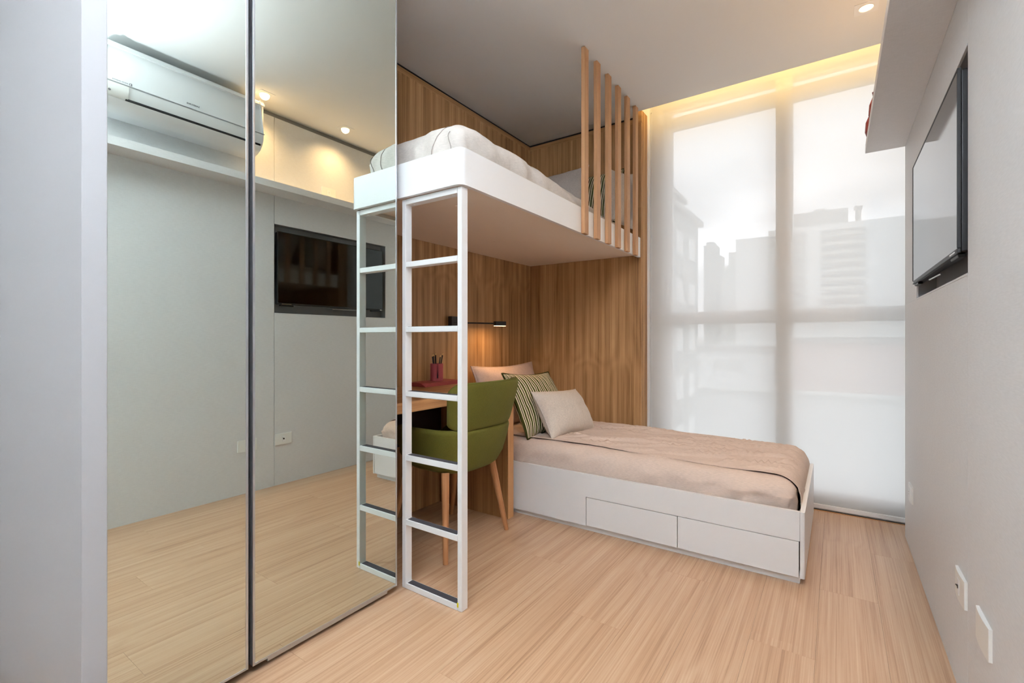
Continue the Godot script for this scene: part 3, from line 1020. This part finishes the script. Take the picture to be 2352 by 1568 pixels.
func build_chair() -> void:
	var ch := thing("armchair", "olive green tub chair with wooden legs at the desk", "chair")
	var cx := -1.665
	var cz := -1.8725
	var ex := 3.2
	var plan := func(th: float, A: float, B: float) -> Vector3:
		var c := cos(th)
		var s := sin(th)
		return V(cx + A * signf(c) * pow(absf(c), 2.0 / ex), 0, cz + B * signf(s) * pow(absf(s), 2.0 / ex))
	# tub: outside up, over the rim, down inside to the seat
	var lv := [[0.388, 0.02, 0.02], [0.390, 0.150, 0.150], [0.396, 0.180, 0.186], [0.412, 0.200, 0.208], [0.450, 0.220, 0.230], [0.510, 0.240, 0.250], [0.560, 0.251, 0.261], [0.596, 0.257, 0.267], [0.608, 0.255, 0.265], [0.616, 0.247, 0.257], [0.617, 0.236, 0.246], [0.611, 0.226, 0.236], [0.590, 0.220, 0.230], [0.530, 0.214, 0.224]]
	var tub := func(a: float, b: float) -> Vector3:
		var t: float = b * (lv.size() - 1)
		var k: int = mini(int(t), lv.size() - 2)
		var f: float = t - k
		var y: float = lerpf(lv[k][0], lv[k + 1][0], f)
		var p: Vector3 = plan.call(a * TAU, lerpf(lv[k][1], lv[k + 1][1], f), lerpf(lv[k][2], lv[k + 1][2], f))
		p.y = y
		# the front lip falls towards the sitter's knees
		if y > 0.47:
			var front := smoothstep(0.15, 0.24, cx - p.x)
			p.y = lerpf(p.y, minf(p.y, 0.47 + (y - 0.47) * 0.25), front)
		return p
	part(mb().grid(tub, 72, 26, true), "shell", M.green, ch)
	var seat := func(p: Vector3, nn: Vector3) -> Vector3:
		return V(0, 0.012 * (1.0 - pow((p.x - cx) / 0.2, 2.0)) * (1.0 - pow((p.z - cz) / 0.21, 2.0)), 0) if nn.y > 0.0 else Vector3.ZERO
	part(mb().soft(V(cx - 0.005, 0.478, cz), V(0.40, 0.075, 0.41), 0.032, 40.0, seat), "seat_cushion", M.green, ch)
	# backrest: a curved pad standing on the rim
	var back := func(a: float, b: float) -> Vector3:
		var t := a * 2.0 - 1.0
		var cap := pow(maxf(0.0, 1.0 - pow(absf(t), 12.0)), 0.5)
		var th := t * deg_to_rad(60.0)
		var ph := b * TAU
		var off := signf(cos(ph)) * pow(absf(cos(ph)), 0.55)
		var hy := signf(sin(ph)) * pow(absf(sin(ph)), 0.45)
		var corner := pow(absf(t), 8.0)
		var yt := 0.845 - 0.050 * corner * (1.0 if t > 0.0 else 0.25)
		var yb := 0.612 + 0.030 * corner
		var y := (yt + yb) * 0.5 + (yt - yb) * 0.5 * hy
		var thick := lerpf(0.027, 0.019, smoothstep(0.62, 0.84, y)) * maxf(cap, 0.08)
		var lean := 0.006 + 0.055 * smoothstep(0.60, 0.85, y)
		var p: Vector3 = plan.call(th, 0.232 + lean + thick * off, 0.236 + lean * 0.75 + thick * off)
		p.y = y
		return p
	part(mb().grid(back, 56, 28), "backrest", M.green, ch)
	# seam cord along the top and side edge of the backrest
	var pts := []
	for k in 41:
		var p: Vector3 = back.call(k / 40.0, 0.19)
		pts.append(p)
	part(mb().tube(pts, 0.0016, false, 6), "top_seam", M.green, ch)
	# wood legs
	for s in [[-1.554, -1.495, -1.0], [-1.554, -1.495, 1.0], [-1.80, -1.90, -1.0], [-1.80, -1.90, 1.0]]:
		var ztop: float = cz + 0.183 * s[2]
		var zfoot: float = cz + 0.2455 * s[2]
		part(mb().bar(V(s[0], 0.402, ztop), V(s[1], 0.0, zfoot), 0.0205, 0.0125, 16), "leg", M.leg_wood, ch)

func build_tv() -> void:
	var tv := thing("television", "black flat television in the dark wall recess", "television")
	var x0 := 0.284
	var z0 := -2.765
	var z1 := -1.817
	var y0 := 1.293
	var y1 := 1.818
	part(mb().lohi(V(x0 + 0.006, y0 + 0.002, z0 + 0.002), V(x0 + 0.040, y1 - 0.002, z1 - 0.002), 0.006), "housing", M.black, tv)
	part(mb().lohi(V(x0 + 0.0005, y0 + 0.014, z0 + 0.005), V(x0 + 0.006, y1 - 0.005, z1 - 0.005), 0.0), "display", M.screen, tv)
	part(mb().lohi(V(x0 - 0.001, y0, z0), V(x0 + 0.008, y0 + 0.014, z1), 0.002), "bezel", M.black, tv)
	part(mb().lohi(V(x0 - 0.001, y1 - 0.005, z0), V(x0 + 0.008, y1, z1), 0.001), "bezel", M.black, tv)
	part(mb().lohi(V(x0 - 0.001, y0 + 0.014, z0), V(x0 + 0.008, y1 - 0.005, z0 + 0.005), 0.001), "bezel", M.black, tv)
	part(mb().lohi(V(x0 - 0.001, y0 + 0.014, z1 - 0.005), V(x0 + 0.008, y1 - 0.005, z1), 0.001), "bezel", M.black, tv)
	part(mb().lohi(V(x0 - 0.0016, y0 + 0.004, z1 - 0.105), V(x0, y0 + 0.009, z1 - 0.03), 0.0003), "badge", M.chrome, tv, "small grey maker's mark")
	part(mb().lohi(V(x0 - 0.0016, y0 + 0.003, z0 + 0.012), V(x0, y0 + 0.010, z0 + 0.034), 0.0003), "badge", M.plastic, tv, "small white label")
	part(mb().lohi(V(x0 + 0.004, y0 - 0.010, z1 - 0.125), V(x0 + 0.022, y0 + 0.001, z1 - 0.02), 0.003), "foot_mount", M.black, tv)
	part(mb().lohi(V(x0 + 0.004, y0 - 0.010, z0 + 0.02), V(x0 + 0.022, y0 + 0.001, z0 + 0.125), 0.003), "foot_mount", M.black, tv)
	part(mb().lohi(V(x0 + 0.040, 1.38, -2.45), V(XR + 0.068, 1.74, -2.13), 0.004), "wall_bracket", M.black_soft, tv)
	part(mb().bar(V(x0 + 0.028, y0 - 0.004, -2.52), V(x0 + 0.030, y0 - 0.008, -2.28), 0.004, 0.004, 10), "bracket_rod", M.chrome, tv)

func letters(text: String, size: float, at: Vector3, width: float, mat: Material, parent: Node3D, called: String) -> void:
	var tm := TextMesh.new()
	var f := SystemFont.new()
	f.font_names = PackedStringArray(["Droid Sans"])
	f.font_weight = 700
	tm.font = f
	tm.text = text
	tm.font_size = 32
	tm.pixel_size = size / 32.0
	tm.depth = 0.0006
	var o := MeshInstance3D.new()
	o.name = called
	o.mesh = tm
	tm.material = mat
	parent.add_child(o, true)
	var bb := tm.get_aabb()
	var k := width / maxf(bb.size.x, 0.001)
	o.transform = Transform3D(Basis(Vector3.UP, -PI / 2) * Basis.from_scale(V(k, 1, 1)), at)

func build_air_conditioner() -> void:
	var ac := thing("air_conditioner", "white wall air conditioner above the shelf, seen in the mirror", "air conditioner")
	var za := -1.622
	var zb := -0.755
	# body profile in x, y
	var prof := PackedVector2Array([Vector2(0.302, 2.612), Vector2(0.150, 2.612), Vector2(0.118, 2.606), Vector2(0.104, 2.592), Vector2(0.100, 2.40), Vector2(0.104, 2.345), Vector2(0.116, 2.316), Vector2(0.140, 2.288), Vector2(0.185, 2.270), Vector2(0.302, 2.268)])
	part(mb().prism(prof, 2, za + 0.012, zb - 0.012, true), "body", M.white_gloss, ac)
	# end caps with softened outline
	for s in [[za, za + 0.012], [zb - 0.012, zb]]:
		var cap := PackedVector2Array()
		for p in prof: cap.append(Vector2(0.21, 2.44) + (p - Vector2(0.21, 2.44)) * Vector2(0.985, 0.965))
		for i in cap.size():
			if prof[i].x > 0.3: cap[i].x = 0.302
		part(mb().prism(cap, 2, s[0], s[1], true), "end_cap", M.white_gloss, ac)
	# front panel with rounded corners
	var poly := PackedVector2Array()
	var r := 0.03
	for c in [[2.600 - r, zb - r, 0.0], [2.600 - r, za + r, 1.0], [2.381 + 0.006, za + 0.006, 2.0], [2.381 + 0.006, zb - 0.006, 3.0]]:
		var rr: float = r if c[2] < 2.0 else 0.006
		for k in 6:
			var a: float = PI * 0.5 * (k / 5.0 - c[2])
			poly.append(Vector2(c[0] + rr * cos(a), c[1] + rr * sin(a)))
	part(mb().prism(poly, 0, 0.086, 0.102, true), "front_panel", M.white_gloss, ac)
	# lower fascia, louver and slot
	var fas := PackedVector2Array([Vector2(0.104, 2.3785), Vector2(0.088, 2.3785), Vector2(0.091, 2.345), Vector2(0.103, 2.320), Vector2(0.112, 2.322)])
	part(mb().prism(fas, 2, za + 0.006, -0.9045, true), "lower_fascia", M.white_gloss, ac)
	part(mb().lohi(V(0.098, 2.309, za + 0.02), V(0.125, 2.3205, -0.892), 0.001), "air_slot", M.gap, ac)
	var lou := PackedVector2Array([Vector2(0.102, 2.308), Vector2(0.118, 2.286), Vector2(0.150, 2.268), Vector2(0.190, 2.258), Vector2(0.192, 2.264), Vector2(0.155, 2.276), Vector2(0.124, 2.294), Vector2(0.110, 2.311)])
	part(mb().prism(lou, 2, za + 0.012, zb - 0.012, true), "louver", M.white_gloss, ac)
	# display cover at the near end
	var dis := PackedVector2Array([Vector2(0.104, 2.3785), Vector2(0.083, 2.3785), Vector2(0.084, 2.350), Vector2(0.094, 2.320), Vector2(0.108, 2.309), Vector2(0.120, 2.312)])
	part(mb().prism(dis, 2, -0.9025, zb + 0.0, true), "display_cover", M.plastic, ac)
	part(mb().bar(V(0.0875, 2.336, -0.822), V(0.0865, 2.336, -0.822), 0.006, 0.005, 14), "sensor_eye", M.niche, ac)
	letters("SAMSUNG", 0.0125, V(0.0855, 2.4085, -1.2045), 0.066, M.black, ac, "lettering")
	letters("DIGITAL INVERTER", 0.0080, V(0.0855, 2.3955, -0.866), 0.066, M.niche, ac, "lettering")
	# round emblem before the words
	var em := mb()
	em.lathe(Vector3.ZERO, [Vector2(0.0035, 0), Vector2(0.0065, 0), Vector2(0.0065, 0.0006), Vector2(0.0035, 0.0006), Vector2(0.0035, 0)], 24)
	var eo := part(em, "emblem", M.niche, ac)
	eo.transform = Transform3D(Basis(V(0, 0, 1), PI / 2), V(0.0858, 2.3955, -0.909))
	part(mb().lohi(V(0.0852, 2.389, -0.9165), V(0.0858, 2.402, -0.9125), 0.0), "emblem", M.niche, ac)

func build_lamps() -> void:
	# ceiling downlights over the shelf
	var lab := ["square recessed downlight nearest the window", "square recessed downlight between the other two, above the shelf", "square recessed downlight next to the air conditioner"]
	var zs := [-2.880, -2.262, -1.640]
	for i in 3:
		var at := V(0.122, YC, zs[i])
		var d := thing("downlight", lab[i], "ceiling light", "downlights above the wall shelf", at)
		# square plate with a round hole
		var pl := mb()
		pl.grid(func(a: float, b: float) -> Vector3:
			var an := a * TAU
			var sq := 0.048 / maxf(absf(cos(an)), absf(sin(an)))
			var rr := lerpf(sq, 0.031, b)
			return V(cos(an) * rr, -0.0025, sin(an) * rr), 48, 1, true)
		pl.grid(func(a: float, b: float) -> Vector3:
			var an := a * TAU
			var sq := 0.048 / maxf(absf(cos(an)), absf(sin(an)))
			return V(cos(an) * sq, lerpf(0.0, -0.0025, b), sin(an) * sq), 48, 1, true)
		part(pl, "plate", M.white, d)
		var rim := mb()
		rim.lathe(Vector3.ZERO, [Vector2(0.031, -0.0026), Vector2(0.033, -0.004), Vector2(0.030, -0.004), Vector2(0.028, -0.001)], 28)
		part(rim, "rim", M.white, d)
		part(mb().lathe(Vector3.ZERO, [Vector2(0.029, -0.0012), Vector2(0.0, -0.0014)], 28), "lens", M.warm_lens, d)
		var s := SpotLight3D.new()
		s.name = "light"
		d.add_child(s)
		s.position = V(0, -0.006, 0)
		s.rotation = V(-PI / 2, 0, 0)
		s.spot_angle = 70.0
		s.spot_angle_attenuation = 1.0
		s.spot_range = 8.0
		s.spot_attenuation = 2.0
		s.light_color = Color(1.0, 0.80, 0.56)
		s.light_energy = 0.55
		s.light_size = 0.03
		s.shadow_enabled = true
	# strip in the window niche
	var st := thing("niche_light", "warm light strip hidden in the ceiling niche over the window", "light strip", "", V(-0.33, 2.735, -3.277))
	part(mb().lohi(V(-0.80, -0.006, -0.004), V(0.80, 0.006, 0.0012), 0.001), "led_strip", M.led, st)
	var al := AreaLight3D.new()
	al.name = "light"
	st.add_child(al)
	al.area_size = Vector2(1.6, 0.012)
	al.position = V(0, 0, -0.006)
	al.light_color = Color(1.0, 0.84, 0.55)
	al.light_energy = 0.27
	al.area_range = 6.0
	al.shadow_enabled = true
	# reading lamp on the wood wall
	var rl := thing("wall_lamp", "black reading lamp with a long arm on the wood wall", "lamp")
	part(mb().lohi(V(XL, 1.122, -2.372), V(XL + 0.045, 1.196, -2.322), 0.002), "mount", M.black, rl)
	part(mb().lohi(V(XL + 0.018, 1.128, -2.322), V(XL + 0.050, 1.196, -2.300), 0.002), "mount", M.black, rl)
	var a0 := V(-2.068, 1.155, -2.325)
	var a1 := V(-1.946, 1.155, -2.615)
	var dir := (a1 - a0).normalized()
	part(mb().bar(a0, a1 + dir * 0.01, 0.0055, 0.0055, 12), "arm", M.black, rl)
	var hd := part(mb().box(Vector3.ZERO, V(0.034, 0.030, 0.085), 0.002), "head", M.black, rl)
	hd.transform = Transform3D(Basis(Vector3.UP, atan2(dir.x, dir.z)), a1 + dir * 0.042)
	part(mb().box(V(0, -0.0165, 0), V(0.030, 0.004, 0.081), 0.0005), "diffuser", M.warm_lens, hd)
	var ll := AreaLight3D.new()
	ll.name = "light"
	rl.add_child(ll)
	ll.area_size = Vector2(0.03, 0.08)
	ll.position = a1 + dir * 0.042 - V(0, 0.0195, 0)
	ll.rotation = V(-PI / 2, 0, 0)
	ll.light_color = Color(1.0, 0.80, 0.56)
	ll.light_energy = 0.11
	ll.area_range = 5.0
	ll.shadow_enabled = true
	# unseen uplighter added behind the camera to fill the room with bounced light
	var ul := thing("added_uplighter", "added white uplighter behind the camera, stands in for unseen bounced light", "lamp", "", V(-0.38, 0, 0.50))
	part(mb().lathe(Vector3.ZERO, [Vector2(0, 0), Vector2(0.13, 0), Vector2(0.13, 0.012), Vector2(0.02, 0.022), Vector2(0, 0.022)], 32), "base", M.white, ul)
	part(mb().bar(V(0, 0.02, 0), V(0, 1.70, 0), 0.011, 0.011, 14), "pole", M.white, ul)
	var hd2 := Node3D.new()
	hd2.name = "head"
	ul.add_child(hd2)
	hd2.position = V(0, 1.70, 0)
	hd2.rotation = V(deg_to_rad(-13.0), 0, deg_to_rad(0.0))
	part(mb().lathe(V(0, -0.01, 0), [Vector2(0.0, 0), Vector2(0.10, 0.01), Vector2(0.15, 0.06), Vector2(0.175, 0.24), Vector2(0.170, 0.24), Vector2(0.145, 0.065), Vector2(0.0, 0.02)], 36), "bowl", M.white, hd2)
	part(mb().lathe(V(0, 0.05, 0), [Vector2(0.0, 0.0), Vector2(0.12, 0.0)], 30), "lamp_disc", M.added_up_lens, hd2)
	var sp := AreaLight3D.new()
	sp.name = "light"
	hd2.add_child(sp)
	sp.area_size = Vector2(0.20, 0.20)
	sp.position = V(0, 0.058, 0)
	sp.rotation = V(PI / 2, 0, 0)
	sp.light_color = Color(0.92, 0.96, 1.0)
	sp.light_energy = 27.0
	sp.area_range = 9.0
	sp.shadow_enabled = true

func build_outlets() -> void:
	var g := "socket plates on the right wall"
	var spec := [[-2.985, 0.300, "white socket plate low on the wall nearest the window", 0], [-1.868, 0.328, "white data socket plate with a dark hole", 1], [-1.615, 0.325, "white blank socket plate nearest the camera", 2], [-2.237, 2.196, "white socket plate just above the wall shelf", 0]]
	for s in spec:
		var o := thing("socket_plate", s[2], "socket", g, V(XR, s[1], s[0]))
		# gently bowed plate
		var pl := mb()
		var prof := PackedVector2Array()
		for k in 9:
			var t := k / 8.0 * 2.0 - 1.0
			prof.append(Vector2(-0.0095 + 0.003 * t * t, t * 0.062))
		prof.append(Vector2(0.0, 0.0635))
		prof.append(Vector2(0.0, -0.0635))
		var sw := PackedVector2Array()
		for p in prof: sw.append(Vector2(p.x, p.y))
		pl.prism(sw, 1, -0.039, 0.039, true)
		part(pl, "plate", M.plastic, o)
		if s[3] != 2:
			part(mb().lohi(V(-0.0108, -0.022, -0.012), V(-0.0085, 0.022, 0.012), 0.0008), "insert", M.white, o)
		if s[3] == 1:
			part(mb().bar(V(-0.0105, 0.0, 0.0), V(-0.0118, 0.0, 0.0), 0.006, 0.006, 12), "hole", M.black, o)
			part(mb().bar(V(-0.0118, 0.002, 0.002), V(-0.016, 0.009, 0.010), 0.0016, 0.0016, 8), "wire_end", M.black, o)
		elif s[3] == 0:
			for k in [-0.006, 0.006]:
				part(mb().bar(V(-0.0105, k, 0.0), V(-0.0112, k, 0.0), 0.0022, 0.0022, 8), "hole", M.niche, o)

# ---------------------------------------------------------------- the view from the window
func build_outside() -> void:
	var gr := part(mb().lohi(V(-400, -20.2, -520), V(300, -20, 300), 0.0), "ground_outside", M.ground, self)
	gr.set_meta("kind", "structure")
	# grey block at the left with a set-back top floor
	var a := thing("apartment_block", "dark grey apartment block at the left of the window view", "building")
	part(mb().lohi(V(-26, -20, -34.7), V(-8, 8.9, -16), 0.0), "wall", M.bldg_grey, a)
	part(mb().lohi(V(-26, 8.9, -35.0), V(-7.7, 9.25, -16), 0.0), "roof_edge", M.roof, a)
	part(mb().lohi(V(-26, 9.25, -34.0), V(-9.0, 10.5, -16), 0.0), "top_floor", M.bldg_grey, a)
	part(mb().lohi(V(-26, 10.5, -34.4), V(-8.6, 10.8, -16), 0.0), "roof_edge", M.roof, a)
	for fl in 5:
		for k in 4:
			var z := -33.6 + k * 3.0
			var y := 6.3 - fl * 3.0
			part(mb().lohi(V(-8.02, y, z), V(-7.95, y + 1.4, z + 1.5), 0.0), "window", M.bldg_white, a)
	# pale block with bowed balconies
	var b := thing("apartment_block", "large pale apartment block with bowed balconies", "building")
	part(mb().lohi(V(-31.6, -20, -215), V(-20.5, 38.9, -197), 0.0), "wall", M.bldg_white, b)
	part(mb().lohi(V(-20.5, -20, -215), V(60, 40.6, -196), 0.0), "wall", M.bldg_white, b)
	part(mb().lohi(V(-12.5, 40.6, -212), V(3.4, 46.0, -198), 0.0), "rooftop_house", M.bldg_grey, b)
	part(mb().lohi(V(-6.5, 46.0, -210), V(-3.2, 47.2, -200), 0.0), "rooftop_tank", M.bldg_grey, b)
	part(mb().lohi(V(5.6, 40.6, -206), V(7.2, 46.5, -202), 0.0), "chimney", M.bldg_grey, b)
	part(mb().lohi(V(5.2, 46.5, -206.4), V(7.6, 47.0, -201.6), 0.0), "chimney_cap", M.bldg_grey, b)
	for bay in [[-21.0, -8.2], [-5.0, 9.0]]:
		for fl in 9:
			var y := 36.0 - fl * 3.05
			var poly := PackedVector2Array()
			for k in 11:
				var t := k / 10.0
				poly.append(Vector2(lerpf(bay[0], bay[1], t), -196.0 + 2.4 * sin(t * PI)))
			part(mb().prism(poly, 1, y, y + 1.1), "balcony", M.bldg_mid, b)
			part(mb().lohi(V(bay[0] + 0.8, y + 1.1, -196.2), V(bay[1] - 0.8, y + 2.5, -195.9), 0.0), "window_band", M.bldg_pane, b)
	# far towers
	var c := thing("tower_block", "narrow grey tower far away between the two blocks", "building")
	part(mb().lohi(V(-57.5, -20, -272), V(-51.5, 50, -262), 0.0), "wall", M.bldg_grey, c)
	part(mb().lohi(V(-56.6, 50, -270), V(-53.0, 52.0, -264), 0.0), "rooftop_house", M.bldg_grey, c)
	part(mb().lohi(V(-51.5, -20, -270), V(-48.8, 44, -262), 0.0), "wall", M.bldg_grey, c)
	var d := thing("tower_block", "stepped pale tower just left of the large block", "building")
	part(mb().lohi(V(-43.0, -20, -240), V(-36.0, 34, -230), 0.0), "wall", M.bldg_mid, d)
	part(mb().lohi(V(-40.0, 34, -239), V(-36.5, 40, -231), 0.0), "upper_wall", M.bldg_mid, d)
	# low houses
	var e := thing("house", "low white house seen through the lower left pane", "building")
	part(mb().lohi(V(-16.5, -20, -70), V(-5.6, -0.3, -58), 0.0), "wall", M.bldg_white, e)
	part(mb().lohi(V(-17.0, -0.3, -70.5), V(-5.2, 0.2, -57.5), 0.0), "roof", M.roof, e)
	for q in [[-15.6, -13.2], [-11.6, -8.6]]:
		part(mb().lohi(V(q[0], -2.6, -58.05), V(q[1], -1.4, -57.95), 0.0), "window", M.bldg_mid, e)
	var f := thing("house", "low brick red house seen through the lower right pane", "building")
	part(mb().lohi(V(-4.2, -20, -66), V(9, 0.6, -60), 0.0), "wall", M.bldg_red, f)
	part(mb().lohi(V(-4.6, 0.6, -66.5), V(9.5, 1.2, -59.6), 0.0), "roof", M.roof, f)
	var g := thing("retaining_wall", "pale terrace wall below the houses", "wall")
	part(mb().lohi(V(-60, -20, -46), V(60, -3.6, -44), 0.0), "wall", M.bldg_white, g)
	part(mb().lohi(V(-60, -3.6, -46.3), V(60, -3.3, -43.7), 0.0), "coping", M.bldg_mid, g)
